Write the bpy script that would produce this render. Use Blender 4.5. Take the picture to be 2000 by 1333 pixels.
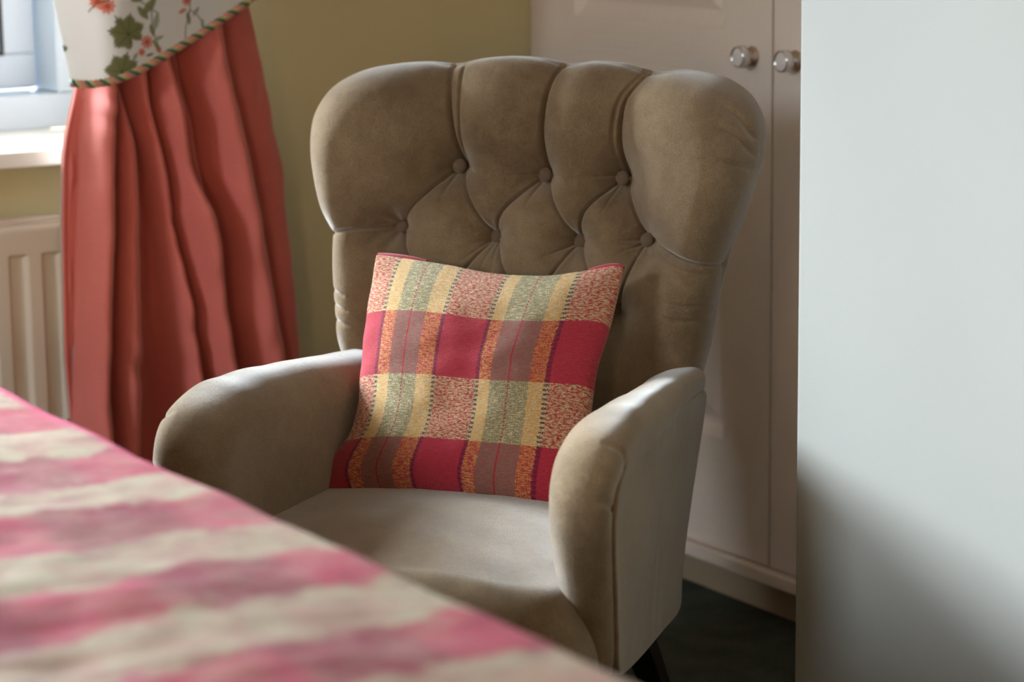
import bpy, bmesh, math, random
import numpy as np
from mathutils import Vector, Matrix

for o in list(bpy.data.objects):
    bpy.data.objects.remove(o)
scene = bpy.context.scene
COL = scene.collection

# ------------------------------------------------------------------ camera
CAM = Vector((0.0, 0.0, 1.3))
yaw, pitch, roll = .55876, .189367, -.0116235
fv = Vector((math.sin(yaw)*math.cos(pitch), math.cos(yaw)*math.cos(pitch), -math.sin(pitch)))
rv = Vector((math.cos(yaw), -math.sin(yaw), 0)); uv_ = rv.cross(fv)
r2 = math.cos(roll)*rv + math.sin(roll)*uv_
u2 = -math.sin(roll)*rv + math.cos(roll)*uv_
cam = bpy.data.cameras.new('camera')
co = bpy.data.objects.new('camera', cam); COL.objects.link(co)
co.matrix_world = Matrix(((r2.x, u2.x, -fv.x, CAM.x), (r2.y, u2.y, -fv.y, CAM.y), (r2.z, u2.z, -fv.z, CAM.z), (0, 0, 0, 1)))
cam.sensor_width = 36; cam.lens = 5031.87/2000*36
cam.clip_start = .05
cam.dof.use_dof = True; cam.dof.focus_distance = 3.52; cam.dof.aperture_fstop = 3.3
scene.camera = co

# ------------------------------------------------------------------ world, lights, exposure
w = bpy.data.worlds.new('sky'); scene.world = w; w.use_nodes = True
bgn = w.node_tree.nodes['Background']
bgn.inputs[0].default_value = (.62, .80, 1.0, 1); bgn.inputs[1].default_value = .8

def area(name, loc, target, sx, sy, power, color):
    l = bpy.data.lights.new(name, 'AREA'); l.shape = 'RECTANGLE'; l.size = sx; l.size_y = sy
    l.energy = power; l.color = color
    o = bpy.data.objects.new(name, l); COL.objects.link(o); o.location = loc
    d = Vector(target) - Vector(loc)
    o.rotation_euler = d.to_track_quat('-Z', 'Y').to_euler()
    return o
# daylight outside the wide window of the back wall
area('window_daylight', (0.3, 5.4, 1.95), (1.6, 2.8, .8), 2.0, .9, 1280, (.83, .90, 1.0))
# cool fill light added outside an assumed, unseen window in the left wall
area('side_fill_light', (-2.9, 2.5, 2.2), (1.8, 2.7, .6), 1.4, .9, 170, (.80, .88, 1.0))
# warm fill light added behind the camera, on the left; its source is assumed
lp = bpy.data.lights.new('warm_fill_light', 'POINT'); lp.energy = 46; lp.color = (1.0, .75, .52); lp.shadow_soft_size = .18
lo = bpy.data.objects.new('warm_fill_light', lp); COL.objects.link(lo); lo.location = (-.7, .3, 1.15)

vs = scene.view_settings
vs.view_transform = 'Standard'; vs.look = 'None'; vs.gamma = 1; vs.use_curve_mapping = False
vs.exposure = 0.0
scene.cycles.use_denoising = True
scene.cycles.max_bounces = 8

# ------------------------------------------------------------------ material helpers
def srgb(r, g, b):
    f = lambda c: (c/255/12.92) if c/255 <= .04045 else ((c/255+.055)/1.055)**2.4
    return (f(r), f(g), f(b), 1)

class NT:
    def __init__(s, name):
        s.m = bpy.data.materials.new(name); s.m.use_nodes = True
        s.t = s.m.node_tree; s.b = s.t.nodes['Principled BSDF']; s.out = s.t.nodes['Material Output']
    def n(s, typ, **kw):
        nd = s.t.nodes.new(typ)
        for k, v in kw.items():
            if k.startswith('i_'):
                key = k[2:]
                key = int(key) if key.isdigit() else key
                s.put(nd, key, v)
            else: setattr(nd, k, v)
        return nd
    def put(s, nd, key, v):
        if isinstance(v, bpy.types.NodeSocket): s.t.links.new(v, nd.inputs[key])
        else: nd.inputs[key].default_value = v
    def math(s, op, a, b=0.0, c=None):
        nd = s.t.nodes.new('ShaderNodeMath'); nd.operation = op
        s.put(nd, 0, a); s.put(nd, 1, b)
        if c is not None: s.put(nd, 2, c)
        return nd.outputs[0]
    def mix(s, f, a, b, mode='MIX'):
        nd = s.t.nodes.new('ShaderNodeMix'); nd.data_type = 'RGBA'; nd.blend_type = mode
        s.put(nd, 0, f); s.put(nd, 6, a); s.put(nd, 7, b)
        return nd.outputs[2]
    def ramp(s, fac, stops, interp='LINEAR'):
        nd = s.t.nodes.new('ShaderNodeValToRGB'); cr = nd.color_ramp; cr.interpolation = interp
        while len(cr.elements) > 1: cr.elements.remove(cr.elements[-1])
        cr.elements[0].position = stops[0][0]; cr.elements[0].color = stops[0][1]
        for p, c in stops[1:]:
            e = cr.elements.new(p); e.color = c
        s.put(nd, 0, fac)
        return nd.outputs[0]
    def coord(s, kind='Object', scale=(1, 1, 1), rot=(0, 0, 0)):
        tc = s.n('ShaderNodeTexCoord'); mp = s.n('ShaderNodeMapping')
        s.t.links.new(tc.outputs[kind], mp.inputs[0])
        mp.inputs['Scale'].default_value = scale; mp.inputs['Rotation'].default_value = rot
        return mp.outputs[0]
    def noise(s, vec, scale, detail=3, rough=.5):
        nd = s.n('ShaderNodeTexNoise'); s.put(nd, 'Vector', vec); s.put(nd, 'Scale', scale)
        s.put(nd, 'Detail', detail); s.put(nd, 'Roughness', rough)
        return nd.outputs[0]
    def bump(s, h, strength=.3, dist=.001, normal=None):
        nd = s.n('ShaderNodeBump'); s.put(nd, 'Height', h); s.put(nd, 'Strength', strength); s.put(nd, 'Distance', dist)
        if normal is not None: s.put(nd, 'Normal', normal)
        return nd.outputs[0]
    def set(s, **kw):
        for k, v in kw.items(): s.put(s.b, k.replace('_', ' '), v)
        return s.m
G = lambda v: (v, v, v, 1)

def mat_paint(name, col, var=.04, rough=.85, bump=.12):
    t = NT(name); v = t.coord()
    n = t.noise(v, 3, 4); c = t.mix(n, tuple(x*(1-var) for x in col[:3])+(1,), tuple(min(1, x*(1+var)) for x in col[:3])+(1,))
    nb = t.noise(v, 420, 2)
    return t.set(Base_Color=c, Roughness=rough, Normal=t.bump(nb, bump, .001))

M = {}
M['cream_wall'] = mat_paint('cream_wall_paint', srgb(210, 197, 154))
M['pale_wall'] = mat_paint('pale_wall_paint', srgb(158, 157, 152))
M['ceiling'] = mat_paint('ceiling_paint', srgb(235, 232, 222))
M['upvc'] = mat_paint('white_window_plastic', srgb(186, 196, 206), .02, .3, .02)
M['sill'] = mat_paint('white_gloss_sill', srgb(238, 234, 226), .03, .35, .03)
M['radiator'] = mat_paint('radiator_enamel', srgb(214, 198, 180), .02, .35, .02)
M['gasket'] = mat_paint('black_rubber', (.01, .01, .012, 1), .02, .6, .02)
M['body_white'] = mat_paint('wardrobe_carcass', srgb(206, 194, 182), .02, .5, .03)

M['plinth'] = mat_paint('brown_plinth', srgb(150, 128, 104), .04, .7, .05)
def mat_glass():
    t = NT('window_glass'); t.t.nodes.remove(t.b)
    tr = t.n('ShaderNodeBsdfTransparent'); tr.inputs[0].default_value = (.93, .96, .95, 1)
    gl = t.n('ShaderNodeBsdfGlossy'); gl.inputs['Roughness'].default_value = .02
    fr = t.n('ShaderNodeFresnel'); fr.inputs[0].default_value = 1.45
    mx = t.n('ShaderNodeMixShader'); t.t.links.new(fr.outputs[0], mx.inputs[0])
    t.t.links.new(tr.outputs[0], mx.inputs[1]); t.t.links.new(gl.outputs[0], mx.inputs[2])
    t.t.links.new(mx.outputs[0], t.out.inputs[0]); return t.m
M['glass'] = mat_glass()

def mat_grain(name, col, vertical):
    t = NT(name)
    sc = (1, 90, 3) if vertical else (1, 3, 90)
    v = t.coord('Object', sc)
    n = t.noise(v, 3.2, 3, .6)
    v2 = t.coord('Object', (1, 30, 1.2) if vertical else (1, 1.2, 30)); n2 = t.noise(v2, 3, 2)
    c = t.mix(n, tuple(x*.94 for x in col[:3])+(1,), tuple(min(1, x*1.05) for x in col[:3])+(1,))
    h = t.math('ADD', n, n2)
    return t.set(Base_Color=c, Roughness=.42, Normal=t.bump(h, .8, .002))
DW = srgb(222, 204, 190)
M['grain_v'] = mat_grain('white_ash_grain_upright', DW, True)
M['grain_h'] = mat_grain('white_ash_grain_level', DW, False)

def mat_velvet():
    t = NT('taupe_velvet'); v = t.coord()
    n1 = t.noise(v, 7, 4, .55); n2 = t.noise(v, 60, 3, .6); n3 = t.noise(t.coord('Object', (1, 1, .35)), 900, 2, .6)
    f = t.math('ADD', t.math('MULTIPLY', n1, .5), t.math('ADD', t.math('MULTIPLY', n2, .25), t.math('MULTIPLY', n3, .25)))
    f = t.n('ShaderNodeMapRange', i_0=f, i_1=.36, i_2=.64).outputs[0]
    c = t.mix(f, srgb(97, 79, 58), srgb(133, 112, 87))
    n4 = t.noise(v, 850, 2, .75); gn = t.n('ShaderNodeVectorMath', operation='SCALE'); t.put(gn, 0, c); t.put(gn, 'Scale', t.n('ShaderNodeMapRange', i_0=n4, i_1=.34, i_2=.66, i_3=.55, i_4=1.5).outputs[0]); c = gn.outputs[0]
    b = t.bump(n3, .6, .0012); b = t.bump(n2, .12, .002, b)
    t.set(Base_Color=c, Roughness=.9, Sheen_Weight=.6, Sheen_Roughness=.3, Sheen_Tint=(1, 1, 1, 1), Normal=b, Specular_IOR_Level=.1)
    sh = t.n('ShaderNodeBsdfSheen', distribution='ASHIKHMIN'); t.put(sh, 'Color', (.20, .20, .20, 1)); t.put(sh, 'Roughness', .36); t.put(sh, 'Normal', b)
    ad = t.n('ShaderNodeAddShader'); t.t.links.new(t.b.outputs[0], ad.inputs[0]); t.t.links.new(sh.outputs[0], ad.inputs[1]); t.t.links.new(ad.outputs[0], t.out.inputs[0])
    return t.m
M['velvet'] = mat_velvet()
def mat_button():
    t = NT('button_velvet'); v = t.coord(); n = t.noise(v, 700, 2)
    return t.set(Base_Color=t.mix(n, srgb(84, 64, 46), srgb(108, 86, 64)), Roughness=.9, Sheen_Weight=.3, Normal=t.bump(n, .3, .0006))
M['button'] = mat_button()
def mat_wood():
    t = NT('dark_stained_wood'); v = t.coord('Object', (30, 30, 2)); n = t.noise(v, 3, 3)
    return t.set(Base_Color=t.mix(n, srgb(14, 11, 10), srgb(30, 24, 20)), Roughness=.35)
M['wood'] = mat_wood()
def mat_carpet():
    t = NT('dark_green_carpet'); v = t.coord(); n = t.noise(v, 260, 4, .7); n2 = t.noise(v, 14, 3)
    f = t.math('ADD', t.math('MULTIPLY', n, .7), t.math('MULTIPLY', n2, .3))
    f = t.n('ShaderNodeMapRange', i_0=f, i_1=.35, i_2=.65).outputs[0]
    return t.set(Base_Color=t.mix(f, srgb(50, 54, 44), srgb(98, 101, 88)), Roughness=1, Normal=t.bump(n, 1, .006), Specular_IOR_Level=.1)
M['carpet'] = mat_carpet()
def thin(t, col, amount, **kw):
    t.set(**kw)
    tl = t.n('ShaderNodeBsdfTranslucent'); t.put(tl, 'Color', col); mx = t.n('ShaderNodeMixShader'); mx.inputs[0].default_value = amount
    t.t.links.new(t.b.outputs[0], mx.inputs[1]); t.t.links.new(tl.outputs[0], mx.inputs[2]); t.t.links.new(mx.outputs[0], t.out.inputs[0]); return t.m
def mat_coral():
    t = NT('coral_linen'); v = t.coord()
    a = t.noise(t.coord('Object', (1, 1, .03)), 900, 2); b = t.noise(t.coord('Object', (.03, .03, 1)), 900, 2)
    n = t.math('ADD', t.math('MULTIPLY', a, .5), t.math('MULTIPLY', b, .5)); n2 = t.noise(v, 5, 3)
    c = t.mix(n, srgb(196, 96, 86), srgb(222, 124, 112)); c = t.mix(t.math('MULTIPLY', n2, .25), c, srgb(190, 88, 80))
    return t.set(Base_Color=c, Roughness=.7, Sheen_Weight=.5, Sheen_Roughness=.4, Normal=t.bump(n, .5, .001), Specular_IOR_Level=.35)
M['coral'] = mat_coral()
def mat_print():
    t = NT('floral_print_cotton'); a = t.n('ShaderNodeVertexColor'); a.layer_name = 'print'
    n = t.noise(t.coord(), 900, 2)
    return thin(t, a.outputs[0], .30, Base_Color=a.outputs[0], Roughness=.75, Sheen_Weight=.15, Normal=t.bump(n, .15, .0005))
M['print'] = mat_print()
def mat_yarn(name, col):
    t = NT(name); n = t.noise(t.coord(), 500, 2)
    return t.set(Base_Color=t.mix(n, tuple(x*.7 for x in col[:3])+(1,), col), Roughness=.7, Sheen_Weight=.3, Normal=t.bump(n, .5, .001))
M['yarn_green'] = mat_yarn('green_yarn', srgb(62, 104, 74))
M['yarn_pink'] = mat_yarn('peach_yarn', srgb(208, 128, 104))
M['yarn_gold'] = mat_yarn('fawn_yarn', srgb(196, 164, 112))
M['chrome'] = NT('chrome').set(Base_Color=(.75, .75, .76, 1), Metallic=1.0, Roughness=.12)
M['ceramic'] = NT('white_ceramic').set(Base_Color=srgb(214, 206, 202), Roughness=.25, Coat_Weight=.3)
def mat_brass():
    t = NT('satin_backplate'); return t.set(Base_Color=srgb(190, 160, 130), Metallic=.6, Roughness=.35)
M['plate'] = mat_brass()

# ------------------------------------------------------------------ object helpers
def link(name, me, mat, parent=None):
    o = bpy.data.objects.new(name, me); COL.objects.link(o)
    if mat is not None:
        for m in (mat if isinstance(mat, (list, tuple)) else [mat]): me.materials.append(m)
    if parent is not None: o.parent = parent
    return o
def empty(name, loc=(0, 0, 0), rz=0):
    o = bpy.data.objects.new(name, None); COL.objects.link(o); o.location = loc; o.rotation_euler = (0, 0, rz); o.empty_display_size = .1
    return o
def tag(o, label, cat, group=None, kind=None):
    o['label'] = label; o['category'] = cat
    if group: o['group'] = group
    if kind: o['kind'] = kind
    return o
def structure(o, label, cat):
    o['kind'] = 'structure'; o['label'] = label; o['category'] = cat; return o
def mesh_np(name, V, F, smooth=True):
    me = bpy.data.meshes.new(name); V = np.asarray(V, dtype=np.float32).reshape(-1, 3); F = np.asarray(F, dtype=np.int32)
    me.vertices.add(len(V)); me.vertices.foreach_set('co', V.ravel())
    k = F.shape[1]; me.loops.add(F.size); me.loops.foreach_set('vertex_index', F.ravel())
    me.polygons.add(len(F)); me.polygons.foreach_set('loop_start', np.arange(0, F.size, k, dtype=np.int32))
    me.polygons.foreach_set('loop_total', np.full(len(F), k, dtype=np.int32))
    me.update(calc_edges=True); me.validate()
    me.polygons.foreach_set('use_smooth', np.full(len(me.polygons), smooth))
    return me
def grid_faces(nr, nc, wrap=False, flip=False):
    i = np.arange(nr-1)[:, None]; j = np.arange(nc if wrap else nc-1)[None, :]; j2 = (j+1) % nc
    a = i*nc+j; b = i*nc+j2; c = (i+1)*nc+j2; d = (i+1)*nc+j
    q = np.stack([a, b, c, d] if not flip else [a, d, c, b], -1).reshape(-1, 4)
    return q
def box_bm(bm, lo, hi, bevel=0, seg=2):
    r = bmesh.ops.create_cube(bm, size=1); vs_ = r['verts']
    for v in vs_:
        v.co = Vector([lo[k]+(v.co[k]+.5)*(hi[k]-lo[k]) for k in range(3)])
    if bevel:
        es = list({e for v in vs_ for e in v.link_edges})
        bmesh.ops.bevel(bm, geom=es, offset=bevel, segments=seg, affect='EDGES', profile=.6)
def bm_obj(name, bm, mat, parent=None, smooth=False):
    me = bpy.data.meshes.new(name); bm.normal_update(); bm.to_mesh(me); bm.free()
    if smooth:
        me.polygons.foreach_set('use_smooth', [True]*len(me.polygons))
    return link(name, me, mat, parent)
def box(name, lo, hi, mat, parent=None, bevel=0, seg=2):
    bm = bmesh.new(); box_bm(bm, lo, hi, bevel, seg); return bm_obj(name, bm, mat, parent)
def lathe_np(profile, n=32, axis='z'):
    a = np.linspace(0, 2*np.pi, n, endpoint=False); V = []
    for r, h in profile:
        V.append(np.stack([r*np.cos(a), r*np.sin(a), np.full(n, h)], -1))
    V = np.concatenate(V)
    if axis == '-x': V = np.stack([-V[:, 2], V[:, 0], V[:, 1]], -1)
    return V, grid_faces(len(profile), n, True)
def catmull(P, n, closed=False):
    P = np.asarray(P, float)
    if closed: Q = np.concatenate([P[-1:], P, P[:2]])
    else: Q = np.concatenate([2*P[:1]-P[1:2], P, 2*P[-1:]-P[-2:-1]])
    m = len(Q)-3; out = []
    for i in range(m):
        p0, p1, p2, p3 = Q[i:i+4]
        t = np.linspace(0, 1, 24, endpoint=False)[:, None]
        out.append(.5*((2*p1)+(-p0+p2)*t+(2*p0-5*p1+4*p2-p3)*t**2+(-p0+3*p1-3*p2+p3)*t**3))
    C = np.concatenate(out+([] if closed else [Q[-2:-1]]))
    if closed: C = np.concatenate([C, C[:1]])
    L = np.concatenate([[0], np.cumsum(np.linalg.norm(np.diff(C, axis=0), axis=1))])
    s = np.linspace(0, L[-1], n, endpoint=not closed)
    return np.stack([np.interp(s, L, C[:, k]) for k in range(C.shape[1])], -1)
def tube_np(P, r, n=8):
    P = np.asarray(P, float); T = np.gradient(P, axis=0); T /= np.linalg.norm(T, axis=1)[:, None]
    up = np.array([0, 1, 0.]) if abs(T[0, 1]) < .8 else np.array([1, 0, 0.])
    A = np.cross(T, up); A /= np.linalg.norm(A, axis=1)[:, None]; B = np.cross(T, A)
    a = np.linspace(0, 2*np.pi, n, endpoint=False)
    rr = np.broadcast_to(np.asarray(r, float), (len(P),))[:, None, None]
    V = P[:, None]+rr*(np.cos(a)[None, :, None]*A[:, None]+np.sin(a)[None, :, None]*B[:, None])
    return V.reshape(-1, 3), grid_faces(len(P), n, True)
def smooth01(x): x = np.clip(x, 0, 1); return x*x*(3-2*x)
def seg_dist(X, Z, poly):
    """distance to a polyline and the parameter 0..1 along it"""
    P = np.asarray(poly, float); L = np.linalg.norm(np.diff(P, axis=0), axis=1); S = np.concatenate([[0], np.cumsum(L)])/L.sum()
    bd = np.full(X.shape, 1e9); bt = np.zeros(X.shape); side = np.zeros(X.shape)
    for i in range(len(P)-1):
        ax, az = P[i]; dx, dz = P[i+1]-P[i]; l2 = dx*dx+dz*dz
        t = np.clip(((X-ax)*dx+(Z-az)*dz)/l2, 0, 1)
        ex = X-ax-t*dx; ez = Z-az-t*dz; d = np.hypot(ex, ez)
        m = d < bd; bd = np.where(m, d, bd); bt = np.where(m, S[i]+t*(S[i+1]-S[i]), bt); side = np.where(m, np.sign(dx*ez-dz*ex), side)
    return bd, bt, side
def fbm(X, Y, seed, scale, octv=3):
    r = np.random.RandomState(seed); out = 0*X
    for o in range(octv):
        for k in range(5):
            a = r.uniform(0, 2*np.pi); f = scale*(2**o)*r.uniform(.7, 1.4)
            out = out+np.sin((X*np.cos(a)+Y*np.sin(a))*f*2*np.pi+r.uniform(0, 6.28))/(5*1.7**o)
    return out

# ================================================================== ROOM
XL, XR, YB, YW, H = -1.6, 3.17, -1.7, 4.07, 2.42
XD, XC, YC = 2.59, 2.05, 2.583
WX0, WX1, WZ0, WZ1 = -.1, 1.807, .793, 1.98
structure(box('floor', (XL-.1, YB-.1, -.06), (XR+.1, YW+.43, 0), M['carpet']), 'dark green carpeted floor', 'floor')
structure(box('ceiling', (XL-.1, YB-.1, H), (XR+.1, YW+.43, H+.06), M['ceiling']), 'plain white ceiling above the room', 'ceiling')
bm = bmesh.new()
box_bm(bm, (XL-.1, YW, 0), (WX0, YW+.42, H)); box_bm(bm, (WX1, YW, 0), (XR+.1, YW+.42, H))
box_bm(bm, (WX0, YW, 0), (WX1, YW+.42, WZ0)); box_bm(bm, (WX0, YW, WZ1), (WX1, YW+.42, H))
structure(bm_obj('wall_back', bm, M['cream_wall']), 'cream yellow wall with the window, behind curtain and radiator', 'wall')
structure(box('wall_right', (XR, YC, 0), (XR+.1, YW, H), M['cream_wall']), 'cream wall behind the wardrobe', 'wall')
bm = bmesh.new(); box_bm(bm, (XC, YB, 0), (XR+.1, YC, H), .006, 3)
structure(bm_obj('wall_near_right', bm, M['pale_wall'], smooth=False), 'pale projecting wall at the right edge, lit by the window', 'wall')
bm = bmesh.new()
box_bm(bm, (XL-.1, YB, 0), (XL, 1.9, H)); box_bm(bm, (XL-.1, 3.1, 0), (XL, YW, H)); box_bm(bm, (XL-.1, 1.9, 0), (XL, 3.1, .9)); box_bm(bm, (XL-.1, 1.9, 2.1), (XL, 3.1, H))
structure(bm_obj('wall_left', bm, M['cream_wall']), 'cream wall on the left, out of view', 'wall')
structure(box('wall_front', (XL-.1, YB-.1, 0), (XR+.1, YB, H), M['cream_wall']), 'cream wall behind the camera', 'wall')

# window in the back wall
win = structure(empty('window_1', ((WX0+WX1)/2, 4.30, .82)), 'white plastic framed window left of the coral curtain', 'window')
wo = Vector(win.location)
def wbox(name, lo, hi, mat, par=win, bevel=.003):
    l = Vector(lo)-wo; h = Vector(hi)-wo
    return box(name, l, h, mat, par, bevel, 3)
def frame_ring(name, x0, x1, z0, z1, wd, y0, y1, mat, par, bevel=.004, hole_r=0):
    bm = bmesh.new()
    for lo, hi in (((x0, y0, z0), (x1, y1, z0+wd)), ((x0, y0, z1-wd), (x1, y1, z1)), ((x0, y0, z0+wd), (x0+wd, y1, z1-wd)), ((x1-wd, y0, z0+wd), (x1, y1, z1-wd))):
        box_bm(bm, Vector(lo)-wo, Vector(hi)-wo, bevel, 3)
    return bm_obj(name, bm, mat, par)
frame_ring('outer_frame', WX0, WX1, .819, 1.98, .062, 4.30, 4.43, M['upvc'], win, .006)
def sash(a, b):
    frame_ring('sash', a, b, .886, 1.913, .062, 4.385, 4.42, M['upvc'], win, .005)
    frame_ring('gasket', a+.060, b-.060, .946, 1.853, .007, 4.382, 4.41, M['gasket'], win, .001)
    wbox('pane', (a+.062, 4.398, .948), (b-.062, 4.402, 1.851), M['glass'], win, 0)
sash(1.0, 1.740); sash(.49, .95); sash(-.033, .44)
for a in (.952, .442): wbox('mullion', (a, 4.31, .881), (a+.046, 4.42, 1.918), M['upvc'], win, .004)
sl = box('window_sill', (WX0-.03, 3.99, .7915), (1.83, 4.07, .819), M['sill'], None, .004, 3)
bm = bmesh.new(); box_bm(bm, (WX0-.04, 3.99, .7925), (1.83, 4.071, .819), .004, 3); box_bm(bm, (WX0, 4.065, .7925), (WX1, 4.302, .8188))
bpy.data.objects.remove(sl)
structure(bm_obj('trim_1', bm, M['sill']), 'white painted window sill above the radiator', 'sill')
# reveal lining, white painted plaster
bm = bmesh.new(); box_bm(bm, (WX1-.004, 4.07, .819), (WX1+.002, 4.30, 1.98))
structure(bm_obj('trim_2', bm, M['sill']), 'white side lining of the window recess', 'trim')

# unseen window added in the left wall to let the cool fill in
w2 = structure(empty('added_window', (XL-.05, 2.5, .9)), 'added unseen window in the left wall, for the cool fill light', 'window')
bm = bmesh.new()
for lo, hi in (((-.03, -.6, 0), (.03, .6, .06)), ((-.03, -.6, 1.14), (.03, .6, 1.2)), ((-.03, -.6, .06), (.03, -.54, 1.14)), ((-.03, .54, .06), (.03, .6, 1.14))):
    box_bm(bm, lo, hi, .004)
bm_obj('window_frame', bm, M['upvc'], w2)
box('pane', (-.003, -.54, .06), (.003, .54, 1.14), M['glass'], w2)

# ================================================================== RADIATOR
rad = tag(empty('radiator', (1.0, 3.96, .15)), 'cream panel radiator with upright flutes under the window', 'radiator')
ro = np.array([1.0, 3.96, .15])
x0, x1, z0, z1 = .45, 1.628, .14, .702
nx, nz = 560, 120
xs = np.linspace(x0, x1, nx); zs = np.concatenate([np.linspace(z0, z0+.07, 20, endpoint=False), np.linspace(z0+.07, z1-.075, 40, endpoint=False), np.linspace(z1-.075, z1-.03, 30, endpoint=False), np.linspace(z1-.03, z1, 30)])
X, Z = np.meshgrid(xs, zs)
ph = ((X-1.5075)/.0577) % 1.0
fl = np.where(ph < .62, np.clip(np.minimum(ph, .62-ph)/.13, 0, 1), 0); fl = smooth01(fl)
m = smooth01((z1-.047-Z)/.006)*smooth01((Z-z0-.05)/.01)*smooth01((x1-.012-X)/.003)
Y = 0*X+fl*m*.0085
e = np.minimum(np.minimum(x1-X, X-x0), np.minimum(z1-Z, Z-z0)); Y = Y+.014*(1-np.sqrt(1-np.clip(1-e/.012, 0, 1)**2))
V = np.stack([X, 3.96+Y, Z], -1)-ro
link('front_panel', mesh_np('front_panel', V, grid_faces(len(zs), nx)), M['radiator'], rad)
bm = bmesh.new(); box_bm(bm, Vector((x0+.004, 3.972, z0+.006))-Vector(ro), Vector((x1-.004, 3.985, z1-.006))-Vector(ro), .003); bm_obj('panel_backing', bm, M['radiator'], rad)
bm = bmesh.new(); box_bm(bm, Vector((x0, 4.015, z0))-Vector(ro), Vector((x1, 4.035, z1+.004))-Vector(ro), .006, 3); bm_obj('back_panel', bm, M['radiator'], rad)
bm = bmesh.new()
box_bm(bm, Vector((x0+.01, 3.985, z1-.02))-Vector(ro), Vector((x1-.01, 3.992, z1-.004))-Vector(ro), .001); box_bm(bm, Vector((x0+.01, 4.0, z1-.02))-Vector(ro), Vector((x1-.01, 4.015, z1-.004))-Vector(ro), .001)
for k in range(46):
    a = x0+.02+k*.025; box_bm(bm, Vector((a, 3.985, z1-.02))-Vector(ro), Vector((a+.004, 4.015, z1-.006))-Vector(ro))
bm_obj('top_grille', bm, M['radiator'], rad)
for a in (x0+.15, x1-.2):
    bm = bmesh.new(); box_bm(bm, Vector((a, 4.03, .3))-Vector(ro), Vector((a+.03, 4.066, .6))-Vector(ro)); bm_obj('wall_bracket', bm, M['radiator'], rad)

# ================================================================== WARDROBE
wd = tag(empty('wardrobe', (XD, 3.33, 0)), 'white wood grain fitted wardrobe with panelled doors behind the armchair', 'wardrobe')
wdo = Vector(wd.location)
def wb(name, lo, hi, mat, par=wd, bevel=.002, org=wdo):
    return box(name, Vector(lo)-org, Vector(hi)-org, mat, par, bevel, 2)
wb('carcass', (XD+.022, YC+.005, .1), (XR-.02, 4.068, 2.3), M['body_white'])
wb('filler_strip', (XD+.002, 4.046, .102), (XD+.022, 4.068, 2.3), M['grain_v'])
wb('bottom_rail', (XD-.016, YC+.005, .076), (XD+.06, 4.068, .0985), M['grain_h'], bevel=.003)
wb('plinth', (XD+.046, YC+.005, 0), (XD+.07, 4.068, .077), M['plinth'])
wb('cornice', (XD-.016, YC+.005, 2.3), (XR-.02, 4.068, 2.34), M['grain_h'])
def panel_mesh(y0, y1, z0, z1):
    rings = [(0, 0), (.003, .004), (.020, .015), (.026, .0155), (.029, .0155), (.055, .004), (.060, .003)]
    V = []; F = []
    for ins, dep in rings:
        for (y, z) in ((y0+ins, z0+ins), (y1-ins, z0+ins), (y1-ins, z1-ins), (y0+ins, z1-ins)): V.append((dep, y, z))
    for k in range(len(rings)-1):
        for j in range(4):
            F.append((k*4+j, k*4+(j+1) % 4, (k+1)*4+(j+1) % 4, (k+1)*4+j))
    n = (len(rings)-1)*4; F.append((n, n+1, n+2, n+3))
    F = [f[::-1] for f in F]
    me = bpy.data.meshes.new('panel'); me.from_pydata(V, [], F); me.update(); return me
def knob(parent, y, z):
    prof = [(0, 0), (.0165, 0), (.0168, .0025), (.012, .004), (.006, .0045), (.0052, .006), (.0052, .014), (.009, .016), (.0165, .0172), (.0182, .019), (.0182, .027), (.0176, .030),
            (.0176, .0318), (.0168, .0328), (.0156, .0328), (.0150, .0316), (.0146, .0308), (.0140, .0314), (.013, .0318), (0, .0320)]
    V, F = lathe_np(prof, 40, '-x'); me = mesh_np('knob', V, F)
    mats = [M['plate'], M['chrome'], M['ceramic']]
    idx = [];
    for k in range(len(prof)-1):
        idx += [0 if k < 3 else 1 if k < 7 else 2 if k < 11 else 1 if k < 16 else 2]*40
    o = link('knob', me, mats, parent); me.polygons.foreach_set('material_index', idx)
    o.location = (0, y, z); o['label'] = 'round white knob with a chrome ring'
    return o
def door(y0, y1, knob_y, first):
    z0, z1 = .1015, 2.297
    d = bpy.data.objects.new('door', None); COL.objects.link(d); d.parent = wd; d.location = (0, y0-wdo.y, 0); d.empty_display_size = .1
    W = y1-y0; st = .128
    def pb(name, lo, hi, mat, bevel=.0012):
        o = box(name, lo, hi, mat, d, bevel, 2); return o
    pb('stile', (0, .001, z0), (.02, st, z1), M['grain_v']); pb('stile', (0, W-st, z0), (.02, W-.001, z1), M['grain_v'])
    for a, b in ((z0, .298), (.80, 1.0), (2.12, z1)): pb('rail', (0.0002, st, a), (.0198, W-st, b), M['grain_h'], .0003)
    for a, b in ((.298, .80), (1.0, 2.12)):
        link('panel', panel_mesh(st-.0005, W-st+.0005, a-.0005, b+.0005), M['grain_v'], d)
    knob(d, knob_y-y0, .9585)
    return d
door(3.3345, 4.044, 3.3865, True)
door(2.600, 3.3315, 3.272, False)

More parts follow.
